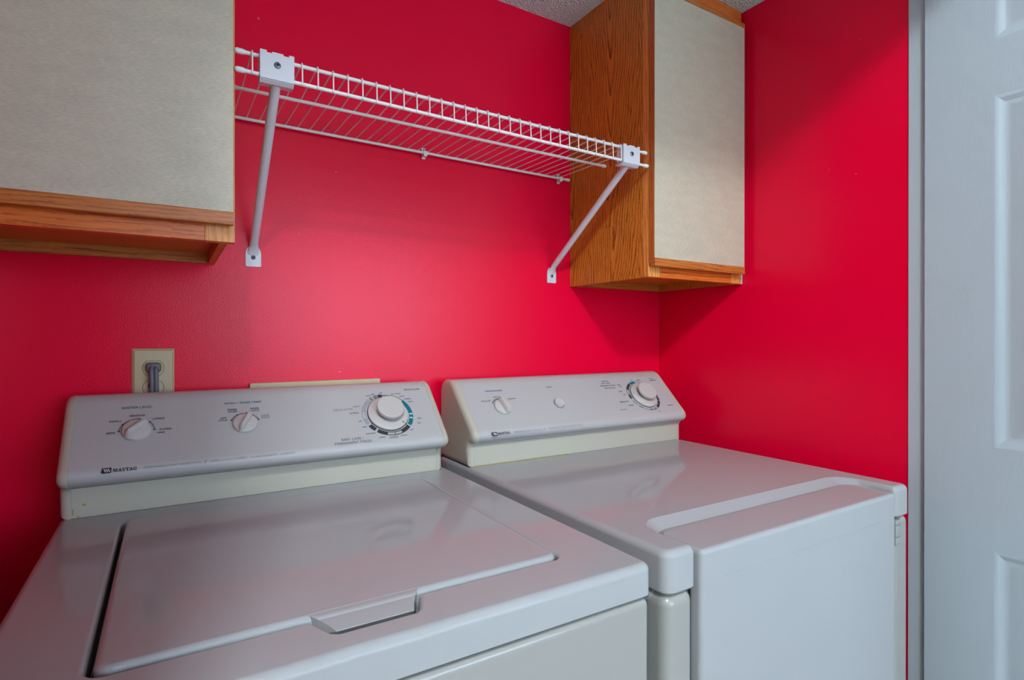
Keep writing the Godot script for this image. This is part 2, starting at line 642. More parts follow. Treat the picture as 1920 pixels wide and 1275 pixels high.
func blob(c: Vector2, rx: float, ry: float, rng: RandomNumberGenerator, side: int, z := 0.0) -> PackedVector3Array:
	var a := PackedVector3Array()
	var b := PackedVector3Array()
	for k in 9:
		var th := TAU * k / 9.0
		var p := c + Vector2(cos(th) * rx, sin(th) * ry) * 0.5 * rng.randf_range(0.6, 1.1)
		if side == 0:
			a.append(Vector3(p.x, p.y, z - 0.001)); b.append(Vector3(p.x, p.y, z + 0.0004))
		else:
			a.append(Vector3(0.001, p.y, p.x)); b.append(Vector3(-0.0004, p.y, p.x))
	return loft([a, b], 2 if side == 0 else 0)

# six-panel door, swung open square to the closet so that its inner face looks along the machines
func door():
	var z0 := 0.7555
	var y0 := 0.012
	var y1 := 2.03
	var zs := [0.8718, 1.084, 1.197, 1.409, 1.521]
	var ys := [0.24, 0.799, 0.998, 1.673, 1.782, 1.925]
	var xa := -0.014
	var xb := 0.021
	var t := PackedVector3Array()
	var rects := [[z0, y0, zs[0], y1], [zs[3], y0, zs[4], y1], [zs[1], y0, zs[2], y1]]
	for c in [[zs[0], zs[1]], [zs[2], zs[3]]]:
		for r in [[y0, ys[0]], [ys[1], ys[2]], [ys[3], ys[4]], [ys[5], y1]]:
			rects.append([c[0], r[0], c[1], r[1]])
	for r in rects:
		t.append_array(rbox(Vector3(xa, r[1], r[0]), Vector3(xb, r[3], r[2]), 0.0))
	t = join([t])
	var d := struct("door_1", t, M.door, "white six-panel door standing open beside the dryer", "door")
	for c in [[zs[0], zs[1]], [zs[2], zs[3]]]:
		for r in [[ys[0], ys[1]], [ys[2], ys[3]], [ys[4], ys[5]]]:
			var steps := [[0.0, 0.0], [0.006, 0.0012], [0.014, 0.0048], [0.020, 0.0058], [0.024, 0.0058], [0.048, 0.0022], [0.052, 0.0018]]
			var loops := []
			var poly := PackedVector2Array([Vector2(c[0], r[0]), Vector2(c[1], r[0]), Vector2(c[1], r[1]), Vector2(c[0], r[1])])
			for s in steps:
				loops.append(lift_x(inset(poly, s[0]), xa + s[1]))
			var back := []
			for s in steps:
				back.push_front(lift_x(inset(poly, s[0]), xb - s[1]))
			back.reverse()
			back.reverse()
			var all := []
			all.append_array(back)
			loops.reverse()
			loops.reverse()
			# from the middle of the far face out to its rim, over the edge, and in to the middle of the near face
			all.append_array(loops)
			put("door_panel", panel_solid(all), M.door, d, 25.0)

func panel_solid(loops: Array) -> PackedVector3Array:
	var t := PackedVector3Array()
	for i in loops.size() - 1:
		var a: PackedVector3Array = loops[i]
		var b: PackedVector3Array = loops[i + 1]
		for k in 4:
			quad(t, a[k], a[(k + 1) % 4], b[(k + 1) % 4], b[k])
	var f: PackedVector3Array = loops[0]
	var l: PackedVector3Array = loops[loops.size() - 1]
	quad(t, f[3], f[2], f[1], f[0])
	quad(t, l[0], l[1], l[2], l[3])
	return out(t)

func hall_lamp():
	var o := thing("ceiling_lamp", "round flush white glass lamp on the hall ceiling", "lamp", Vector3(-1.88, HALL_H, 2.85))
	var m := Transform3D(Basis.IDENTITY, o.position)
	put("lamp_base", xf(lathe([Vector2(0, 0), Vector2(0.17, 0), Vector2(0.17, -0.025), Vector2(0, -0.025)]), m), M.jamb, o)
	put("lamp_shade", xf(lathe([Vector2(0, -0.024), Vector2(0.155, -0.026), Vector2(0.15, -0.05), Vector2(0.11, -0.085), Vector2(0.05, -0.1), Vector2(0, -0.102)]), m), M.glow, o)
	var l := OmniLight3D.new()
	l.name = "lamp_light"
	l.light_color = Color(0.93, 0.97, 1.0)
	l.light_energy = 8.4
	l.light_size = 0.20
	l.omni_range = 10.0
	l.omni_attenuation = 2.0
	l.shadow_enabled = true
	l.position = Vector3(0, -0.125, 0)
	o.add_child(l)

# ------------------------------------------------------------------ the machines
# a point on a console's sloped face: x along it, s up the slope, h off it
var face_z := 0.184
func on_face(x: float, s: float, h := 0.0) -> Vector3:
	return Vector3(x, 1.0 + (s + h) * 0.70711, face_z + (h - s) * 0.70711)

func face_basis() -> Basis:   # x along, y out of the face, z down the slope
	return Basis(Vector3(1, 0, 0), Vector3(0, 0.70711, 0.70711), Vector3(0, -0.70711, 0.70711))

func on_face_xf(x: float, s: float, turn := 0.0, h := 0.0) -> Transform3D:
	return Transform3D(face_basis().rotated(Vector3(0, 0.70711, 0.70711), turn), on_face(x, s, h))

func words(parent: Node3D, text: String, x: float, s: float, cap_h: float, width: float, m: Material, serif := false):
	var f := SystemFont.new()
	f.font_names = PackedStringArray(["Droid Serif" if serif else "Droid Sans"])
	if serif:
		f.font_weight = 700
	var tm := TextMesh.new()
	tm.font = f
	tm.text = text
	tm.font_size = 48
	tm.pixel_size = cap_h / (0.714 * 48.0)
	tm.depth = 0.0003
	tm.curve_step = 2.0
	tm.horizontal_alignment = HORIZONTAL_ALIGNMENT_CENTER
	tm.vertical_alignment = VERTICAL_ALIGNMENT_CENTER
	var o := MeshInstance3D.new()
	o.name = "lettering"
	o.mesh = tm
	o.material_override = m
	parent.add_child(o, true)
	var k := 1.0
	if width > 0.0:
		var w := tm.get_aabb().size.x
		if w > 0.0:
			k = width / w
	var b := Basis(Vector3(k, 0, 0), Vector3(0, 0.70711, -0.70711), Vector3(0, 0.70711, 0.70711))
	var base := Vector3.ZERO
	var p: Node = parent
	while p != self and p is Node3D:
		base += (p as Node3D).position
		p = p.get_parent()
	o.transform = Transform3D(b, on_face(x, s, 0.0001) - base)

# printed ring segments: [from deg, to deg, inner r, outer r, material]; angles run counter-clockwise from +x
func ring_print(parent: Node3D, x: float, s: float, segs: Array):
	for g in segs:
		var a0 := deg_to_rad(g[0])
		var a1 := deg_to_rad(g[1])
		var n: int = max(2, int(absf(g[1] - g[0]) / 6.0))
		var inner := PackedVector2Array()
		var poly := PackedVector2Array()
		for i in n + 1:
			var a := lerpf(a0, a1, float(i) / n)
			poly.append(Vector2(cos(a), sin(a)) * g[3])
			inner.append(Vector2(cos(a), sin(a)) * g[2])
		inner.reverse()
		poly.append_array(inner)
		var lo := PackedVector3Array()
		var hi := PackedVector3Array()
		for p in poly:
			lo.append(Vector3(p.x, -0.0002, -p.y))
			hi.append(Vector3(p.x, 0.0003, -p.y))
		put("printed_mark", xf(loft([lo, hi], 1), on_face_xf(x, s)), g[4], parent)

func mark(parent: Node3D, x: float, s: float, pts: Array, m: Material, h := 0.0, thick := 0.0003):
	var lo := PackedVector3Array()
	var hi := PackedVector3Array()
	for p in pts:
		lo.append(Vector3(p[0], -0.0002, -p[1]))
		hi.append(Vector3(p[0], thick, -p[1]))
	return put("printed_mark", xf(loft([lo, hi], 1), on_face_xf(x, s, 0.0, h)), m, parent)

func emblem(parent: Node3D, x: float, s: float, w: float):
	var h := w * 0.78
	mark(parent, x, s, [[-w * 0.5, -h * 0.5], [w * 0.46, -h * 0.5], [w * 0.5, -h * 0.4], [w * 0.5, h * 0.5], [-w * 0.46, h * 0.5], [-w * 0.5, h * 0.4]], M.ink)
	for k in 3:
		var c := (k - 1) * w * 0.22
		mark(parent, x, s, [[c - w * 0.02 + w * 0.10, -h * 0.3], [c + w * 0.10 + w * 0.09, -h * 0.3], [c - w * 0.02, h * 0.3], [c - w * 0.13, h * 0.3]], M.ink_white, 0.0, 0.0005)

# console outline in (z, y): kz shifts the sloped face, bz is the base's front, back the rear plane
func console_upper(k: float, back: float, bz: float) -> PackedVector2Array:
	var p := PackedVector2Array([Vector2(back, 0.963), Vector2(back, 1.072), Vector2(back + 0.0015, 1.0835), Vector2(back + 0.006, 1.0935), Vector2(back + 0.013, 1.1010), Vector2(back + 0.023, 1.1060)])
	p.append_array(PackedVector2Array([Vector2(0.0605 + k, 1.1074), Vector2(0.068 + k, 1.1060), Vector2(0.075 + k, 1.1030), Vector2(0.083 + k, 1.0978), Vector2(0.0885 + k, 1.0925)]))
	p.append_array(PackedVector2Array([Vector2(0.181 + k, 1.0000), Vector2(0.1855 + k, 0.9942), Vector2(0.1877 + k, 0.9875), Vector2(0.1868 + k, 0.9808), Vector2(0.1832 + k, 0.9755), Vector2(0.177 + k, 0.9712), Vector2(0.168 + k, 0.9680), Vector2(bz + 0.006, 0.9655), Vector2(bz + 0.001, 0.963)]))
	return p

func console_whole(k: float, back: float, bz: float) -> PackedVector2Array:
	var p := console_upper(k, back, bz)
	p[0] = Vector2(back, 0.9145)
	p[p.size() - 1] = Vector2(bz + 0.0025, 0.9625)
	p.append(Vector2(bz + 0.0005, 0.958))
	p.append(Vector2(bz, 0.952))
	p.append(Vector2(bz, 0.9145))
	return p

func console(o: Node3D, x0: float, x1: float, capw: float, k: float, back: float, bz: float) -> MeshInstance3D:
	var whole := console_whole(k, back, bz)
	var grown := inset(whole, -0.0006)
	put("console_end_cap", extrude_x(grown, x0, x0 + capw - 0.0002, 0.0120, 0.0008), M.cream, o, 50.0)
	put("console_end_cap", extrude_x(grown, x1 - capw + 0.0002, x1, 0.0008, 0.0120), M.cream, o, 50.0)
	put("console_base", box(Vector3(x0 + capw, 0.9145, back), Vector3(x1 - capw, 0.9635, bz)), M.cream, o)
	return put("console_fascia", extrude_x(console_upper(k, back, bz), x0 + capw, x1 - capw), M.fascia, o, 40.0)

func selector(o: Node3D, x: float, s: float, r: float, turn_deg: float):
	var kb := put("selector_knob", xf(lathe([Vector2(0, 0), Vector2(r, 0), Vector2(r, 0.003), Vector2(r * 0.95, 0.0052), Vector2(r * 0.7, 0.0075), Vector2(0, 0.0085)], 40), on_face_xf(x, s)), M.knob, o, 40.0)
	var rot := on_face_xf(x, s, deg_to_rad(turn_deg))
	var g := []
	for i in 6:
		var f := float(i) / 5.0
		var y := 0.004 + f * 0.0145
		var sh: float = 0.0 if i < 3 else [0.0004, 0.0012, 0.003][i - 3]
		var half := r * 0.99 - f * 0.003 - sh
		var w := r * 0.27 - f * 0.0012 - sh
		g.append(lift_y(rrect(-half, half, -w, w, minf(w * 0.98, half), 5), y))
	put("grip", xf(loft(g, 1), rot), M.knob, kb, 45.0)

func timer(o: Node3D, x: float, s: float, sk: float, cr: float, ht: float) -> MeshInstance3D:
	var kn := put("timer_dial", xf(lathe([Vector2(0, 0), Vector2(sk, 0), Vector2(sk, 0.0035), Vector2(sk - 0.0015, 0.0050), Vector2(cr * 1.12, 0.0075), Vector2(0, 0.0080)], 56), on_face_xf(x, s)), M.knob, o, 40.0)
	put("dial_cap", xf(lathe([Vector2(0, 0.006), Vector2(cr * 0.62, 0.006), Vector2(cr * 0.60, ht - 0.0100), Vector2(cr * 0.94, ht - 0.0085), Vector2(cr, ht - 0.0070), Vector2(cr, ht - 0.0018), Vector2(cr - 0.0006, ht - 0.0006), Vector2(cr - 0.0018, ht), Vector2(cr * 0.8, ht - 0.0003), Vector2(0, ht - 0.0006)], 56), on_face_xf(x, s)), M.knob, kn, 45.0)
	put("dial_gap", xf(lathe([Vector2(0, -0.001), Vector2(sk + 0.0011, -0.001), Vector2(sk + 0.0011, 0.0004), Vector2(0, 0.0004)], 56), on_face_xf(x, s)), M.ink, kn)
	return kn

func washing_machine():
	var o := thing("washing_machine", "white top-loading washing machine with flat closed lid and three console dials", "washing machine", Vector3(-1.17, 0, 0.41))
	var x0 := -1.516
	var x1 := -0.8238
	# cabinet and top
	put("body", rbox(Vector3(x0 + 0.003, 0.02, 0.05), Vector3(x1 - 0.0015, 0.8665, 0.768), 0.010, 4), M.enamel_side, o)
	put("top_gap", box(Vector3(x0 + 0.008, 0.862, 0.055), Vector3(x1 - 0.006, 0.874, 0.7605)), M.rust, o)
	var bump := [-1.2435, -1.2185, -1.1400, -1.1150, 0.0370]
	var flat := bump.duplicate()
	flat[4] = 0.0
	var outer := rrect(x0, x1, 0.035, 0.772, 0.0145, 6, flat)
	var hole := rrect(-1.4275, -0.9145, 0.2050, 0.6945, 0.017, 6, bump)
	var loops := [lift_y(inset(outer, 0.003), 0.8705), lift_y(outer, 0.873), lift_y(outer, 0.9035)]
	for i in range(1, 7):
		var a := i / 6.0 * PI * 0.5
		loops.append(lift_y(inset(outer, 0.0105 * (1.0 - cos(a))), 0.9035 + 0.0105 * sin(a)))
	for i in 5:
		var a := i / 4.0 * PI * 0.5
		loops.append(lift_y(inset(hole, -0.006 * (1.0 - sin(a))), 0.914 - 0.006 * (1.0 - cos(a))))
	loops.append(lift_y(hole, 0.884))
	put("top_panel", loft(loops, 1), M.enamel, o, 40.0)
	put("shaded_lid_well", slab(inset(hole, 0.0005), 0.8838, 0.8845, 0.0002), M.dark, o)  # near-black floor paints in the shade deep in the lid groove
	# the lid and its finger lip
	var lid := put("lid", slab(rrect(-1.4222, -0.9172, 0.2062, 0.6920, 0.0165, 6), 0.886, 0.9175, 0.0065), M.enamel, o, 40.0)
	var lip := []
	for f in [[0.0, 0.9172, 0.0], [0.0070, 0.9172, 0.003], [0.0105, 0.9164, 0.006], [0.0125, 0.9150, 0.0085], [0.0140, 0.9153, 0.0095], [0.0300, 0.9134, 0.0165], [0.0375, 0.9122, 0.0190], [0.0382, 0.9114, 0.0195], [0.0340, 0.9050, 0.02], [0.0, 0.896, 0.0]]:
		lip.append([f[0], f[1], f[2]])
	var lp := []
	for xi in 7:
		var q: float = [-1.0, -0.995, -0.98, 0.0, 0.98, 0.995, 1.0][xi]
		var ring := PackedVector3Array()
		for f in lip:
			var hx: float = 0.0610 - f[2] * 1.0
			ring.append(Vector3(-1.1792 + q * hx, f[1], 0.6865 + f[0] * 1.0))
		lp.append(ring)
	put("finger_lip", loft(lp, 0), M.enamel, lid, 30.0)
	# console
	face_z = 0.184
	var f := console(o, -1.5145, -0.8405, 0.0155, 0.0018, 0.036, 0.150)
	var rng := RandomNumberGenerator.new()
	rng.seed = 12
	for c in [[-1.4968, 0.9245, 0.0022, 0.0200], [-1.4815, 0.9350, 0.0080, 0.0040], [-1.4895, 0.9165, 0.0060, 0.0025]]:
		put("grime_spot", blob(Vector2(c[0], c[1]), c[2], c[3], rng, 0, 0.1500), M.grime, o)
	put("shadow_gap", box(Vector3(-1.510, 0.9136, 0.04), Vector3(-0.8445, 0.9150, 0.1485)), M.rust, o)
	words(f, "WATER LEVEL", -1.411, 0.1198, 0.0048, 0.0455, M.ink_green)
	words(f, "MEDIUM", -1.4105, 0.1015, 0.0036, 0.022, M.ink)
	words(f, "SMALL", -1.4416, 0.0915, 0.0036, 0.018, M.ink)
	words(f, "LARGE", -1.3790, 0.0920, 0.0036, 0.018, M.ink)
	words(f, "MINI", -1.4475, 0.0668, 0.0036, 0.012, M.ink)
	words(f, "SUPER", -1.3685, 0.0675, 0.0036, 0.018, M.ink)
	words(f, "reset", -1.3750, 0.0612, 0.0032, 0.011, M.ink)
	selector(o, -1.4105, 0.0680, 0.0220, 42.0)
	ring_print(f, -1.4105, 0.0680, [[178, 146, 0.0248, 0.0266, M.ink_grey], [143, 116, 0.0248, 0.0266, M.ink_grey], [112, 82, 0.0248, 0.0266, M.ink_grey], [44, 0, 0.0248, 0.0266, M.ink_grey], [180, 175, 0.0243, 0.0272, M.ink], [146, 142, 0.0243, 0.0272, M.ink], [86, 82, 0.0243, 0.0272, M.ink], [66, 58, 0.0240, 0.0275, M.ink], [46, 42, 0.0243, 0.0272, M.ink], [2, -2, 0.0243, 0.0272, M.ink]])
	words(f, "WASH / RINSE TEMP", -1.2405, 0.1177, 0.0046, 0.0655, M.ink_green)
	words(f, "WARM", -1.2604, 0.1020, 0.0032, 0.0155, M.ink)
	words(f, "WARM", -1.2600, 0.0968, 0.0032, 0.0155, M.ink)
	words(f, "WARM", -1.2215, 0.1020, 0.0032, 0.0155, M.ink)
	words(f, "COLD", -1.2210, 0.0968, 0.0032, 0.0145, M.ink)
	words(f, "HOT", -1.2765, 0.0832, 0.0032, 0.0105, M.ink)
	words(f, "COLD", -1.2776, 0.0780, 0.0032, 0.0145, M.ink)
	words(f, "COLD", -1.2045, 0.0832, 0.0032, 0.0145, M.ink_grey)
	words(f, "COLD", -1.2041, 0.0780, 0.0032, 0.0145, M.ink_grey)
	selector(o, -1.2408, 0.0662, 0.0215, 62.0)
	ring_print(f, -1.2408, 0.0662, [[155, 122, 0.0243, 0.0260, M.ink_grey], [118, 88, 0.0243, 0.0260, M.ink_grey], [58, 22, 0.0243, 0.0260, M.ink_grey], [158, 153, 0.0238, 0.0266, M.ink], [122, 118, 0.0238, 0.0266, M.ink], [84, 76, 0.0236, 0.0268, M.ink], [23, 18, 0.0238, 0.0266, M.ink]])
	# timer
	var tx := -0.9632
	var ts := 0.0645
	var dial := timer(o, tx, ts, 0.0432, 0.0290, 0.0270)
	mark(dial, tx + 0.0235, ts - 0.0265, [[-0.004, -0.0005], [0.0035, -0.0035], [0.0012, 0.0045]], M.ink, 0.0052, 0.0012)
	ring_print(f, tx, ts, [
		[40, -2, 0.0468, 0.0555, M.ink_teal], [-6, -14, 0.0468, 0.0555, M.ink_teal], [-18, -38, 0.0468, 0.0555, M.ink_teal],
		[-1.5, -6.5, 0.0495, 0.0528, M.ink_white], [-13.5, -18.5, 0.0495, 0.0528, M.ink_white],
		[-43, -68, 0.0468, 0.0555, M.ink], [-68, -104, 0.0541, 0.0555, M.ink], [-68, -104, 0.0468, 0.0482, M.ink], [-85, -87, 0.0482, 0.0541, M.ink_grey], [-104, -128, 0.0468, 0.0555, M.ink], [-133, -150, 0.0468, 0.0555, M.ink],
		[-156, -172, 0.0468, 0.0555, M.ink_pale], [-172, -192, 0.0541, 0.0555, M.ink_pale], [-172, -192, 0.0468, 0.0482, M.ink_pale], [-192, -232, 0.0468, 0.0555, M.ink_pale], [-236, -241, 0.0468, 0.0555, M.ink_grey], [-247, -256, 0.0468, 0.0555, M.ink_grey],
		[102, 92, 0.0475, 0.0550, M.ink], [92, 70, 0.0500, 0.0535, M.ink_grey], [70, 40, 0.0545, 0.0555, M.ink_grey],
		[-40, -43, 0.0440, 0.0462, M.ink], [-151, -154, 0.0440, 0.0462, M.ink]])
	words(f, "REGULAR", -0.8911, 0.1297, 0.0044, 0.0365, M.ink_green)
	words(f, "DELICATES", -1.0555, 0.0843, 0.0046, 0.0400, M.ink_pale)
	words(f, "EASY CARE /", -1.0497, 0.0092, 0.0056, 0.0450, M.ink_grey)
	words(f, "PERMANENT PRESS", -1.0501, 0.0005, 0.0056, 0.0735, M.ink_grey)
	for w in [["LIGHT", -1.0260, 0.0905, 0.0135], ["NORMAL", -1.0333, 0.0736, 0.0195], ["off", -1.0265, 0.0509, 0.0075], ["spin", -1.0195, 0.0365, 0.0085], ["cool down", -1.0107, 0.0187, 0.0205], ["LIGHT", -0.9887, 0.0065, 0.0135], ["NORMAL", -0.9650, 0.0040, 0.0195], ["HEAVY", -0.9425, 0.0065, 0.0150], ["off", -0.9225, 0.0185, 0.0075], ["spin", -0.9005, 0.0352, 0.0075], ["rinse", -0.8965, 0.0478, 0.0090], ["LIGHT", -0.9045, 0.0950, 0.0115], ["NORMAL", -0.9085, 0.1030, 0.0170], ["HEAVY", -0.9195, 0.1111, 0.0120], ["EX HEAVY", -0.9312, 0.1195, 0.0215], ["off", -0.9656, 0.1240, 0.0070], ["spin", -0.9835, 0.1215, 0.0075], ["rinse", -0.9949, 0.1180, 0.0085]]:
		words(f, w[0], w[1], w[2], 0.0030, w[3], M.ink_grey)
	emblem(f, -1.4491, -0.0075, 0.0127)
	words(f, "MAYTAG", -1.4245, -0.0085, 0.0064, 0.0322, M.ink, true)
	words(f, "DEPENDABLE CARE · QUIET PACK", -1.3575, -0.0092, 0.0032, 0.0830, M.ink_pale)
	words(f, "/", -1.3089, -0.0092, 0.0070, 0.0, M.ink_grey)
	words(f, "HEAVY DUTY · 2 SPEED · SUPER CAPACITY · 8 CYCLES", -1.2330, -0.0094, 0.0032, 0.1400, M.ink_pale)

func dryer():
	var o := thing("dryer", "white front-loading clothes dryer in the corner by the red wall", "dryer", Vector3(-0.436, 0, 0.41))
	var x0 := -0.7870
	var x1 := -0.0885
	put("body", join([rbox(Vector3(x0 + 0.002, 0.02, 0.05), Vector3(x1 - 0.002, 0.8515, 0.7350), 0.012, 4), rbox(Vector3(x0 + 0.002, 0.02, 0.60), Vector3(-0.7262, 0.8515, 0.7580), 0.017, 4), rbox(Vector3(-0.1475, 0.02, 0.60), Vector3(x1 - 0.002, 0.8515, 0.7580), 0.012, 4)]), M.enamel_side, o)
	put("top_gap", box(Vector3(x0 + 0.012, 0.846, 0.06), Vector3(x1 - 0.012, 0.858, 0.7330)), M.rust, o)
	# top: a U round the door's top, its inner wall sloping down to the door
	var xa := -0.7255
	var xb := -0.1465
	var zb := 0.668
	var zf := 0.761
	var r := 0.017
	var rc := 0.034
	var poly := PackedVector2Array()
	var weight := PackedFloat32Array()
	var add := func(x: float, z: float, w: float):
		poly.append(Vector2(x, z))
		weight.append(w)
	# clockwise from the right ear's outer front corner
	for i in 10:
		var a := deg_to_rad(90.0 * i / 9.0)
		add.call(x1 - r + r * cos(a), zf - r + r * sin(a), 1.0)
	for i in 4:
		var a := deg_to_rad(90.0 + 90.0 * i / 3.0)
		add.call(xb + 0.0125 + 0.0125 * cos(a), zf - 0.0125 + 0.0125 * sin(a), 0.8)
	add.call(xb, 0.720, 1.0)
	for i in 6:
		var a := deg_to_rad(90.0 * i / 5.0)
		add.call(xb - rc + rc * cos(a), zb + rc - rc * sin(a), lerpf(1.2, 2.9, i / 5.0))
	for i in 6:
		var a := deg_to_rad(90.0 * i / 5.0)
		add.call(xa + rc - rc * sin(a), zb + rc - rc * cos(a), lerpf(2.9, 1.2, i / 5.0))
	add.call(xa, 0.720, 1.0)
	for i in 4:
		var a := deg_to_rad(90.0 * i / 3.0)
		add.call(xa - 0.0125 + 0.0125 * cos(a), zf - 0.0125 + 0.0125 * sin(a), 0.8)
	for i in 10:
		var a := deg_to_rad(90.0 + 90.0 * i / 9.0)
		add.call(x0 + r + r * cos(a), zf - r + r * sin(a), 1.0)
	for i in 5:
		var a := deg_to_rad(180.0 + 90.0 * i / 4.0)
		add.call(x0 + r + r * cos(a), 0.006 + r + r * sin(a), 1.0)
	for i in 5:
		var a := deg_to_rad(270.0 + 90.0 * i / 4.0)
		add.call(x1 - r + r * cos(a), 0.006 + r + r * sin(a), 1.0)
	var rr: float = 0.0105
	var loops := [lift_y(inset(poly, 0.002), 0.8545), lift_y(poly, 0.8570), lift_y(poly, 0.914 - rr)]
	for i in range(1, 7):
		var a := i / 6.0 * PI * 0.5
		var w := PackedFloat32Array()
		for q in weight:
			var t := clampf((q - 1.0) / 1.9, 0.0, 1.0)
			w.append(lerpf(rr * (1.0 - cos(a)), 0.026 * sin(a), t))
		loops.append(lift_y(inset(poly, 1.0, w), 0.914 - rr + rr * sin(a)))
	put("top_panel", loft(loops, 1), M.enamel, o, 18.0)
	# door: a front sheet whose head turns back into the notch of the top
	var dx0 := -0.7212
	var dx1 := -0.1565
	var head := PackedVector2Array()
	for p in rrect(dx0, dx1 + 0.006, 0.6745, 0.764, 0.030, 6):
		head.append(p)
	var front := rbox(Vector3(dx0, 0.06, 0.7400), Vector3(dx1, 0.9055, 0.7645), 0.0075, 5)
	# square the front corners of the head by keeping it inside the front sheet
	for i in head.size():
		if head[i].y > 0.725:
			head[i] = Vector2(dx0 + 0.004 if head[i].x < -0.43 else dx1 - 0.004, 0.7560)
	var keep := PackedVector2Array()
	for p in head:
		if keep.size() == 0 or keep[keep.size() - 1].distance_to(p) > 1e-5:
			keep.append(p)
	if keep[0].distance_to(keep[keep.size() - 1]) < 1e-5:
		keep.remove_at(keep.size() - 1)
	var dr := put("door", join([front, slab(keep, 0.858, 0.90543, 0.0025)]), M.enamel, o, 40.0)
	put("crease", rbox(Vector3(dx0 + 0.050, 0.8585, 0.7630), Vector3(dx1 - 0.045, 0.8600, 0.7651), 0.0005, 2), M.enamel, dr)
	# hinge on the right post
	var hg := put("hinge", rbox(Vector3(-0.1520, 0.800, 0.750), Vector3(-0.1270, 0.850, 0.7595), 0.001, 2), M.enamel_side, o)
	for k in 3:
		var ya: float = [0.8015, 0.8165, 0.8395][k]
		var yb: float = [0.8155, 0.8385, 0.8495][k]
		put("knuckle", rbox(Vector3(-0.1500, ya, 0.756), Vector3(-0.1300 if k != 1 else -0.1325, yb, 0.7625), 0.0022, 2), M.enamel_side, hg)
	put("knuckle_gap", box(Vector3(-0.1510, 0.8008, 0.7565), Vector3(-0.1285, 0.8499, 0.7599)), M.ink_grey, hg)
	# console
	face_z = 0.186
	var f := console(o, -0.7855, -0.0865, 0.0165, 0.0040, 0.012, 0.1655)
	put("yellowed_seam", box(Vector3(-0.7770, 0.9142, 0.163), Vector3(-0.500, 0.9158, 0.1666)), M.grime, o)
	put("yellowed_seam", box(Vector3(-0.7704, 0.9142, 0.164), Vector3(-0.7684, 0.928, 0.1659)), M.grime, o)
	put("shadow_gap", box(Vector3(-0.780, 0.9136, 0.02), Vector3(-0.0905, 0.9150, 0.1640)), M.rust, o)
	words(f, "TEMPERATURE", -0.6841, 0.1120, 0.0040, 0.0480, M.ink_blue)
	words(f, "REGULAR", -0.7174, 0.0822, 0.0032, 0.0240, M.ink_grey)
	words(f, "MEDIUM", -0.6826, 0.0925, 0.0032, 0.0190, M.ink_grey)
	words(f, "DELICATE", -0.6440, 0.0842, 0.0032, 0.0230, M.ink_grey)
	selector(o, -0.6795, 0.0600, 0.0225, 100.0)
	ring_print(f, -0.6795, 0.0600, [[150, 112, 0.0258, 0.0274, M.ink], [108, 90, 0.0258, 0.0274, M.ink], [84, 78, 0.0262, 0.0300, M.ink]])
	words(f, "START", -0.5157, 0.1144, 0.0036, 0.0170, M.ink_grey)
	put("start_button", xf(lathe([Vector2(0, -0.001), Vector2(0.0138, -0.001), Vector2(0.0138, 0.0045), Vector2(0.0128, 0.0062), Vector2(0.0105, 0.0058), Vector2(0, 0.0050)], 32), on_face_xf(-0.5125, 0.0585)), M.knob, o, 40.0)
	ring_print(f, -0.5125, 0.0585, [[0, 120, 0.0138, 0.0150, M.ink_grey], [120, 240, 0.0138, 0.0150, M.ink_grey], [240, 360, 0.0138, 0.0150, M.ink_grey]])
	words(f, "Auto Dry", -0.3190, 0.1243, 0.0042, 0.0230, M.ink_grey)
	words(f, "EASY CARE /", -0.3190, 0.1165, 0.0042, 0.0330, M.ink_grey)
	words(f, "PERMANENT PRESS", -0.3170, 0.1078, 0.0042, 0.0560, M.ink_grey)
	words(f, "with Press Care", -0.3150, 0.0993, 0.0042, 0.0400, M.ink_grey)
	words(f, "Auto Dry", -0.1370, 0.1258, 0.0036, 0.0190, M.ink_pale)
	words(f, "REGULAR", -0.1345, 0.1185, 0.0036, 0.0230, M.ink_grey)
	words(f, "AIR FLUFF", -0.1332, 0.0231, 0.0042, 0.0230, M.ink_grey)
	words(f, "TIME DRY", -0.3153, 0.0215, 0.0038, 0.0250, M.ink_pale)
	for w in [["WRINKLE RELEASE", -0.2950, 0.0481, 0.0320], ["COOL DOWN", -0.2790, 0.0343, 0.0180], ["MORE", -0.2760, 0.1090, 0.0130], ["DRY", -0.2740, 0.1020, 0.0110], ["LESS DRY", -0.2850, 0.0845, 0.0130], ["off", -0.2790, 0.0720, 0.0070], ["off", -0.2175, 0.1225, 0.0060], ["MORE DRY", -0.1925, 0.1215, 0.0130], ["NORMAL", -0.1725, 0.1075, 0.0130], ["off", -0.1600, 0.0900, 0.0060], ["off", -0.1895, 0.0050, 0.0060]]:
		words(f, w[0], w[1], w[2], 0.0026, w[3], M.ink_grey)
	var tx := -0.2120
	var ts := 0.0640
	var dial := timer(o, tx, ts, 0.0415, 0.0285, 0.0260)
	mark(dial, tx - 0.0345, ts + 0.0070, [[-0.003, -0.0015], [0.002, -0.003], [0.0025, 0.003]], M.ink, 0.0052, 0.0012)
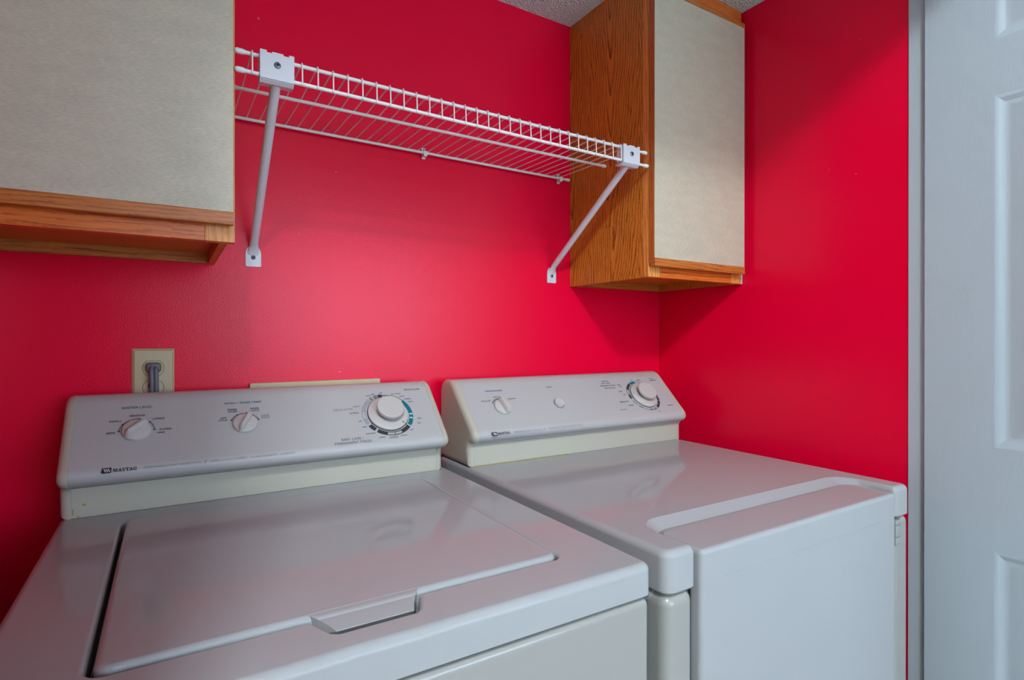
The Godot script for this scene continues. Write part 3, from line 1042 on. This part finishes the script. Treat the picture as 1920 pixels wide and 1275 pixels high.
	ring_print(f, tx, ts, [
		[118, 150, 0.0460, 0.0535, M.ink], [150, 172, 0.0525, 0.0535, M.ink], [150, 172, 0.0460, 0.0470, M.ink], [172, 188, 0.0460, 0.0535, M.ink],
		[90, 114, 0.0460, 0.0535, M.ink_teal], [30, 88, 0.0526, 0.0535, M.ink_grey],
		[28, 10, 0.0462, 0.0535, M.ink], [8, -8, 0.0462, 0.0535, M.ink], [-10, -24, 0.0462, 0.0535, M.ink], [-26, -40, 0.0462, 0.0535, M.ink], [-42, -60, 0.0462, 0.0535, M.ink],
		[-66, -82, 0.0470, 0.0530, M.ink_grey], [-86, -100, 0.0470, 0.0530, M.ink_grey], [-104, -120, 0.0470, 0.0530, M.ink_pale], [-124, -140, 0.0490, 0.0530, M.ink_grey], [-144, -165, 0.0505, 0.0530, M.ink_grey]])
	emblem(f, -0.7315, -0.0140, 0.0130)
	words(f, "MAYTAG", -0.7065, -0.0137, 0.0064, 0.0325, M.ink, true)
	words(f, "DEPENDABLE CARE · QUIET PACK", -0.6400, -0.0140, 0.0032, 0.0800, M.ink_pale)
	words(f, "/", -0.5935, -0.0138, 0.0065, 0.0, M.ink_grey)
	words(f, "HEAVY DUTY · SUPER CAPACITY · CYCLES", -0.5280, -0.0132, 0.0032, 0.1050, M.ink_pale)

# ------------------------------------------------------------------ the wall cabinets
func cabinet(o: Node3D, x0: float, x1: float, side0: float, side1: float, dx0: float, dx1: float, wood_side: Material, shift: float):
	var yb := 1.3593
	var zf := 0.3116
	var zs := 0.2926
	put("side_panel", box(Vector3(side0, yb, 0.0), Vector3(side0 + 0.012, H, zs)), wood_side, o, 35.0, 1, Vector2(0.30, 0.12))
	put("side_panel", box(Vector3(side1 - 0.012, yb, 0.0), Vector3(side1, H, zs)), M.oak_under, o, 35.0, 1, Vector2(shift + 0.3, 0.5))
	put("bottom_panel", box(Vector3(side0 + 0.012, 1.3800, 0.0), Vector3(side1 - 0.012, 1.3920, zs)), M.oak_under, o, 35.0, 0, Vector2(shift, 0.2))
	put("back_rail", box(Vector3(side0 + 0.012, yb + 0.0005, 0.0), Vector3(side1 - 0.012, 1.3805, 0.018)), M.oak_under, o, 35.0, 0, Vector2(shift + 0.15, 0.6))
	put("stile", rbox(Vector3(x0, yb, zs), Vector3(x0 + 0.042, H - 0.0605, zf), 0.0012, 2), M.oak_light, o, 35.0, 1, Vector2(shift, 0.3))
	put("stile", rbox(Vector3(x1 - 0.042, yb, zs), Vector3(x1, H - 0.0605, zf), 0.0012, 2), M.oak_light, o, 35.0, 1, Vector2(shift + 0.5, 0.1))
	put("rail", rbox(Vector3(x0 + 0.0421, yb, zs), Vector3(x1 - 0.0421, yb + 0.040, zf), 0.0012, 2), M.oak_orange, o, 35.0, 0, Vector2(shift + 0.2, 0.7))
	put("rail", rbox(Vector3(x0, H - 0.060, zs), Vector3(x1, H, zf), 0.0012, 2), M.oak_orange, o, 35.0, 0, Vector2(shift + 0.6, 0.4))
	# door: a core with a linen laminate sheet, oak pull strips along its head and foot
	var y0 := 1.3832
	var y1 := 2.0690
	var d := put("door", rbox(Vector3(dx0, y0 + 0.019, zf + 0.0005), Vector3(dx1, y1 - 0.012, 0.3306), 0.0008, 2), M.oak_strip, o, 35.0, 1, Vector2(shift + 0.7, 0.8))
	put("laminate_sheet", box(Vector3(dx0 + 0.0008, y0 + 0.0203, 0.3300), Vector3(dx1 - 0.0006, y1 - 0.0130, 0.3317)), M.laminate, d)
	var strip := PackedVector2Array([Vector2(zf + 0.0005, y0 + 0.0200), Vector2(zf + 0.0005, y0 + 0.010), Vector2(zf + 0.007, y0 + 0.004), Vector2(zf + 0.010, y0 + 0.0005), Vector2(0.3300, y0), Vector2(0.3322, y0 + 0.0010), Vector2(0.3328, y0 + 0.0030), Vector2(0.3328, y0 + 0.0175), Vector2(0.3318, y0 + 0.0200)])
	put("pull_strip", extrude_x(strip, dx0 + 0.0005, dx1 - 0.0005), M.oak_strip, d, 35.0, 0, Vector2(shift + 0.4, 0.35))
	var top := PackedVector2Array()
	for p in strip:
		top.append(Vector2(p.x, y1 - (p.y - y0) * 0.62))
	put("pull_strip", extrude_x(top, dx0 + 0.0005, dx1 - 0.0005), M.oak_strip, d, 35.0, 0, Vector2(shift + 0.9, 0.15))

func cabinets():
	var a := thing("wall_cabinet", "oak wall cabinet with pale linen-textured door above the plugged-in wall outlet", "cabinet", Vector3(-1.48, 1.3593, 0.0))
	cabinet(a, -1.6395, -1.2741, -1.6395, -1.2835, -1.6300, -1.2775, M.oak_under, 0.0)
	var b := thing("wall_cabinet", "tall dark-grained oak wall cabinet in the corner above the dryer", "cabinet", Vector3(-0.18, 1.3593, 0.0))
	cabinet(b, -0.3652, -0.0085, -0.3652, -0.0085, -0.3655, -0.0215, M.oak_panel, 0.33)
	put("filler_strip", rbox(Vector3(-0.0083, 1.3593, 0.2950), Vector3(-0.0010, 1.98, 0.3105), 0.0008, 2), M.jamb, b)

# ------------------------------------------------------------------ wire shelf, its brackets and clips
func rod_y(x: float, left: float, right: float) -> float:
	return lerpf(left, right, (x + 1.27) / 0.895)

func shelf():
	var o := thing("wire_shelf", "white coated wire shelf spanning between the two oak cabinets", "shelf", Vector3(-0.82, 1.65, 0.16))
	var rods := [[-1.268, -0.3835, 0.012, 1.6665, 1.6650], [-1.2660, -0.3915, 0.178, 1.6605, 1.6600], [-1.268, -0.3780, 0.3115, 1.6655, 1.6590], [-1.268, -0.3765, 0.3150, 1.6345, 1.6265]]
	for r in rods:
		put("rod", tube(PackedVector3Array([Vector3(r[0], rod_y(r[0], r[3], r[4]), r[2]), Vector3(r[1], rod_y(r[1], r[3], r[4]), r[2])]), 0.0033, 14), M.wire, o, 50.0)
		for e in 2:
			var x: float = r[e]
			var s := -1.0 if e == 0 else 1.0
			var capsule := lathe([Vector2(0, 0.0075), Vector2(0.0022, 0.0070), Vector2(0.0040, 0.0050), Vector2(0.0046, 0.0025), Vector2(0.0046, -0.004), Vector2(0.0036, -0.009), Vector2(0, -0.009)], 14)
			put("rod_tip", xf(capsule, Transform3D(Basis(Vector3(0, 1, 0), Vector3(s, 0, 0), Vector3(0, 0, -s)), Vector3(x, rod_y(x, r[3], r[4]), r[2]))), M.wire, o, 50.0)
	var x := -1.2495
	while x < -0.385:
		var yb := rod_y(x, rods[0][3], rods[0][4]) + 0.0043
		var ym := rod_y(x, rods[1][3], rods[1][4]) + 0.0045
		var yf := rod_y(x, rods[2][3], rods[2][4])
		var yl := rod_y(x, rods[3][3], rods[3][4])
		var path := PackedVector3Array([Vector3(x, yb, 0.0085), Vector3(x, ym, 0.178), Vector3(x, yf + 0.0044, 0.305), Vector3(x, yf + 0.0046, 0.3115), Vector3(x, yf + 0.0038, 0.3150), Vector3(x, yf + 0.0012, 0.3172), Vector3(x, yf - 0.003, 0.3180), Vector3(x, yl + 0.004, 0.3193), Vector3(x, yl - 0.0030, 0.3194)])
		put("wire", tube(path, 0.00125, 8), M.wire, o, 60.0)
		x += 0.02545
	bracket(-1.2128, 1.6725, 1.6275, -1.2105, 1.3600, "white shelf bracket nearest the left cabinet, its screwed foot on the wall")
	bracket(-0.4315, 1.6645, 1.6210, -0.4330, 1.3665, "white shelf bracket in front of the dark oak cabinet side")
	for c in [[-1.2555, "small white wall clip at the left end of the back shelf rod", 1.6664], [-0.8245, "small white wall clip midway along the back shelf rod", 1.6657], [-0.4095, "small white wall clip at the right end of the back shelf rod", 1.6650]]:
		var k := thing("shelf_clip", c[1], "clip", Vector3(c[0], c[2], 0.0), "wall clips holding the wire shelf")
		var p := Transform3D(Basis.IDENTITY, k.position)
		var body := join([
			rbox(Vector3(-0.0050, -0.0130, 0.0), Vector3(0.0050, 0.0145, 0.0045), 0.002, 2),
			rbox(Vector3(-0.0045, -0.0095, 0.003), Vector3(0.0045, -0.0030, 0.0170), 0.002, 2),
			rbox(Vector3(-0.0058, -0.0060, 0.0150), Vector3(0.0058, 0.0035, 0.0178), 0.0012, 2)])
		put("clip_body", xf(body, p), M.wire, k, 40.0)
		put("screw", xf(lathe([Vector2(0, 0.0), Vector2(0.0028, 0.0), Vector2(0.0026, 0.0009), Vector2(0, 0.0014)], 12), Transform3D(Basis(Vector3(1, 0, 0), Vector3(0, 0, 1), Vector3(0, -1, 0)), k.position + Vector3(0, 0.0095, 0.0044))), M.steel, k)

func screw(parent: Node3D, at: Vector3, r: float):
	var face := Basis(Vector3(1, 0, 0), Vector3(0, 0, 1), Vector3(0, -1, 0))
	var s := put("screw", xf(lathe([Vector2(0, 0), Vector2(r, 0), Vector2(r * 0.95, r * 0.25), Vector2(r * 0.55, r * 0.45), Vector2(0, r * 0.5)], 18), Transform3D(face, at)), M.steel, parent, 50.0)
	put("cross_slot", xf(join([box(Vector3(-r * 0.5, r * 0.3, -r * 0.11), Vector3(r * 0.5, r * 0.53, r * 0.11)), box(Vector3(-r * 0.11, r * 0.3, -r * 0.5), Vector3(r * 0.11, r * 0.53, r * 0.5))]), Transform3D(face, at)), M.dark, s)

func bracket(x: float, yt: float, yb: float, fx: float, fy: float, label: String):
	var o := thing("shelf_bracket", label, "bracket", Vector3(fx, fy, 0.0), "brackets under the wire shelf")
	var w := 0.0260
	# folded clip over the two front rods
	var ht := yt - yb
	var outline := PackedVector2Array()
	for p in [[-1.0, 0.0], [1.0, 0.0], [1.0, 1.0], [0.70, 1.0], [0.70, 0.93], [0.36, 0.93], [0.36, 0.985], [-0.30, 0.985], [-0.30, 0.93], [-0.62, 0.93], [-0.62, 1.0], [-1.0, 1.0]]:
		outline.append(Vector2(x + p[0] * w, yb + p[1] * ht))
	var hook := join([
		prism(outline, 0.3205, 0.3232),
		box(Vector3(x - w, yb + ht * 0.02, 0.3000), Vector3(x - w + 0.0018, yb + ht * 0.97, 0.3210)),
		box(Vector3(x + w - 0.0018, yb + ht * 0.02, 0.3000), Vector3(x + w, yb + ht * 0.97, 0.3210)),
		extrude_x(PackedVector2Array([Vector2(0.3210, yb + 0.0020), Vector2(0.3210, yb - 0.0012), Vector2(0.3150, yb - 0.0052), Vector2(0.2960, yb - 0.0030), Vector2(0.2960, yb + 0.0012)]), x - w, x + w),
		box(Vector3(x - w * 0.85, yb + ht * 0.90, 0.3020), Vector3(x - w * 0.40, yb + ht * 0.93, 0.3210)),
		box(Vector3(x - w * 0.28, yb + ht * 0.955, 0.3020), Vector3(x + w * 0.34, yb + ht * 0.985, 0.3210)),
		box(Vector3(x + w * 0.45, yb + ht * 0.90, 0.3020), Vector3(x + w * 0.85, yb + ht * 0.93, 0.3210))])
	put("clip_plate", hook, M.bracket, o)
	screw(o, Vector3(x, (yt + yb) * 0.5 + 0.0015, 0.3230), 0.0055)
	# tube flattened into a screwed foot
	var loops := []
	var top := Vector3(x, yb + 0.004, 0.308)
	var knee := Vector3(fx, fy + 0.046, 0.0125)
	var dir := (knee - top).normalized()
	var across := Vector3(1, 0, 0)
	var nrm := dir.cross(across).normalized()
	for s in [[top, nrm, 0.0083, 0.0083], [top.lerp(knee, 0.5), nrm, 0.0082, 0.0082], [top.lerp(knee, 0.94), nrm, 0.0082, 0.0080], [knee, nrm.lerp(Vector3(0, 0, nrm.z).normalized(), 0.4).normalized(), 0.0085, 0.0072], [Vector3(fx, fy + 0.036, 0.0062), Vector3(0, 0, signf(nrm.z)), 0.0100, 0.0052], [Vector3(fx, fy + 0.028, 0.0030), Vector3(0, 0, signf(nrm.z)), 0.0110, 0.0022], [Vector3(fx, fy + 0.023, 0.0020), Vector3(0, 0, signf(nrm.z)), 0.0090, 0.0012]]:
		var ring := PackedVector3Array()
		for k in 20:
			var a := TAU * k / 20.0
			ring.append(s[0] + across * cos(a) * s[2] + s[1] * sin(a) * s[3])
		loops.append(ring)
	put("brace_tube", loft(loops, 1), M.bracket, o, 60.0)
	var foot := PackedVector2Array()
	for p in [[-0.0125, 0.0], [0.0125, 0.0], [0.0142, 0.0008], [0.0150, 0.0025], [0.0150, 0.026], [0.0146, 0.0300], [0.0134, 0.0345], [0.0110, 0.0395], [0.0086, 0.0430], [-0.0086, 0.0430], [-0.0110, 0.0395], [-0.0134, 0.0345], [-0.0146, 0.0300], [-0.0150, 0.026], [-0.0150, 0.0025], [-0.0142, 0.0008]]:
		foot.append(Vector2(fx + p[0], fy + p[1]))
	put("wall_foot", prism(foot, 0.0, 0.0026), M.bracket, o)
	screw(o, Vector3(fx, fy + 0.0195, 0.0025), 0.0047)

# ------------------------------------------------------------------ outlet, plug, almond box
func outlet():
	var o := thing("wall_outlet", "almond duplex outlet plate on the red wall above the washer", "outlet", Vector3(-1.3890, 1.1310, 0.0))
	var plate := PackedVector2Array([Vector2(-1.4240, 1.0740), Vector2(-1.3540, 1.0740), Vector2(-1.3540, 1.1880), Vector2(-1.4240, 1.1880)])
	var loops := []
	for s in [[0.0, 0.0], [0.0, 0.0018], [0.0010, 0.0030], [0.0045, 0.0058], [0.0060, 0.0062]]:
		var ring := PackedVector3Array()
		for p in inset(plate, s[0]):
			ring.append(Vector3(p.x, p.y, s[1]))
		loops.append(ring)
	put("cover_plate", loft(loops, 2), M.almond, o, 20.0)
	for cy in [1.1500, 1.1115]:
		var a := PackedVector2Array()
		var b := PackedVector2Array()
		for k in 40:
			var th := TAU * k / 40.0
			var p := Vector2(cos(th), sin(th)) * 0.0172
			a.append(Vector2(-1.3890 + p.x * 1.045, cy + clampf(p.y * 1.045, -0.0145, 0.0145)))
			b.append(Vector2(-1.3890 + p.x, cy + clampf(p.y, -0.0139, 0.0139)))
		var rim := put("receptacle", prism(b, 0.002, 0.0072), M.almond, o)
		put("receptacle_gap", prism(a, 0.002, 0.00635), M.rust, rim)
		put("slot", box(Vector3(-1.3967, cy + 0.0005, 0.006), Vector3(-1.3950, cy + 0.0080, 0.0074)), M.dark, rim)
		put("slot", box(Vector3(-1.3828, cy + 0.0005, 0.006), Vector3(-1.3808, cy + 0.0072, 0.0074)), M.dark, rim)
		put("slot", xf(lathe([Vector2(0, 0), Vector2(0.0024, 0), Vector2(0.0024, 0.0014), Vector2(0, 0.0014)], 12), Transform3D(Basis(Vector3(1, 0, 0), Vector3(0, 0, 1), Vector3(0, -1, 0)), Vector3(-1.3890, cy - 0.0080, 0.006))), M.dark, rim)
	var pl := thing("power_plug", "grey plug with its cord hanging from the wall outlet", "plug", Vector3(-1.3890, 1.1510, 0.0075))
	var head := []
	for s in [[0.0073, 0.0120, 0.0092], [0.0085, 0.0130, 0.0102], [0.0130, 0.0130, 0.0102], [0.0170, 0.0122, 0.0094], [0.0190, 0.0100, 0.0075], [0.0196, 0.0070, 0.0050]]:
		var ring := PackedVector3Array()
		for p in rrect(-s[1], s[1], -s[2], s[2], minf(0.0070, s[2] * 0.9), 5):
			ring.append(Vector3(-1.3885 + p.x, 1.1512 + p.y, s[0]))
		head.append(ring)
	put("plug_body", loft(head, 2), M.cord, pl, 40.0)
	var cords := []
	for dx in [-0.0037, 0.0037]:
		cords.append(tube(PackedVector3Array([Vector3(-1.3880 + dx, 1.1535, 0.0150), Vector3(-1.3880 + dx, 1.1500, 0.0205), Vector3(-1.3878 + dx, 1.1430, 0.0232), Vector3(-1.3876 + dx, 1.1330, 0.0236), Vector3(-1.3874 + dx, 1.1180, 0.0226), Vector3(-1.3872 + dx, 1.1000, 0.0212), Vector3(-1.3868 + dx, 1.0500, 0.0200), Vector3(-1.3860 + dx, 0.9000, 0.0200)]), 0.0041, 12))
	put("cord", join(cords), M.cord, pl, 60.0)
	var bx := put("utility_box", rbox(Vector3(-1.2188, 1.0000, 0.0), Vector3(-0.9367, 1.1135, 0.0105), 0.0022, 3), M.almond)
	tag(bx, "wide flat almond utility box showing its top edge behind the washer", "box")
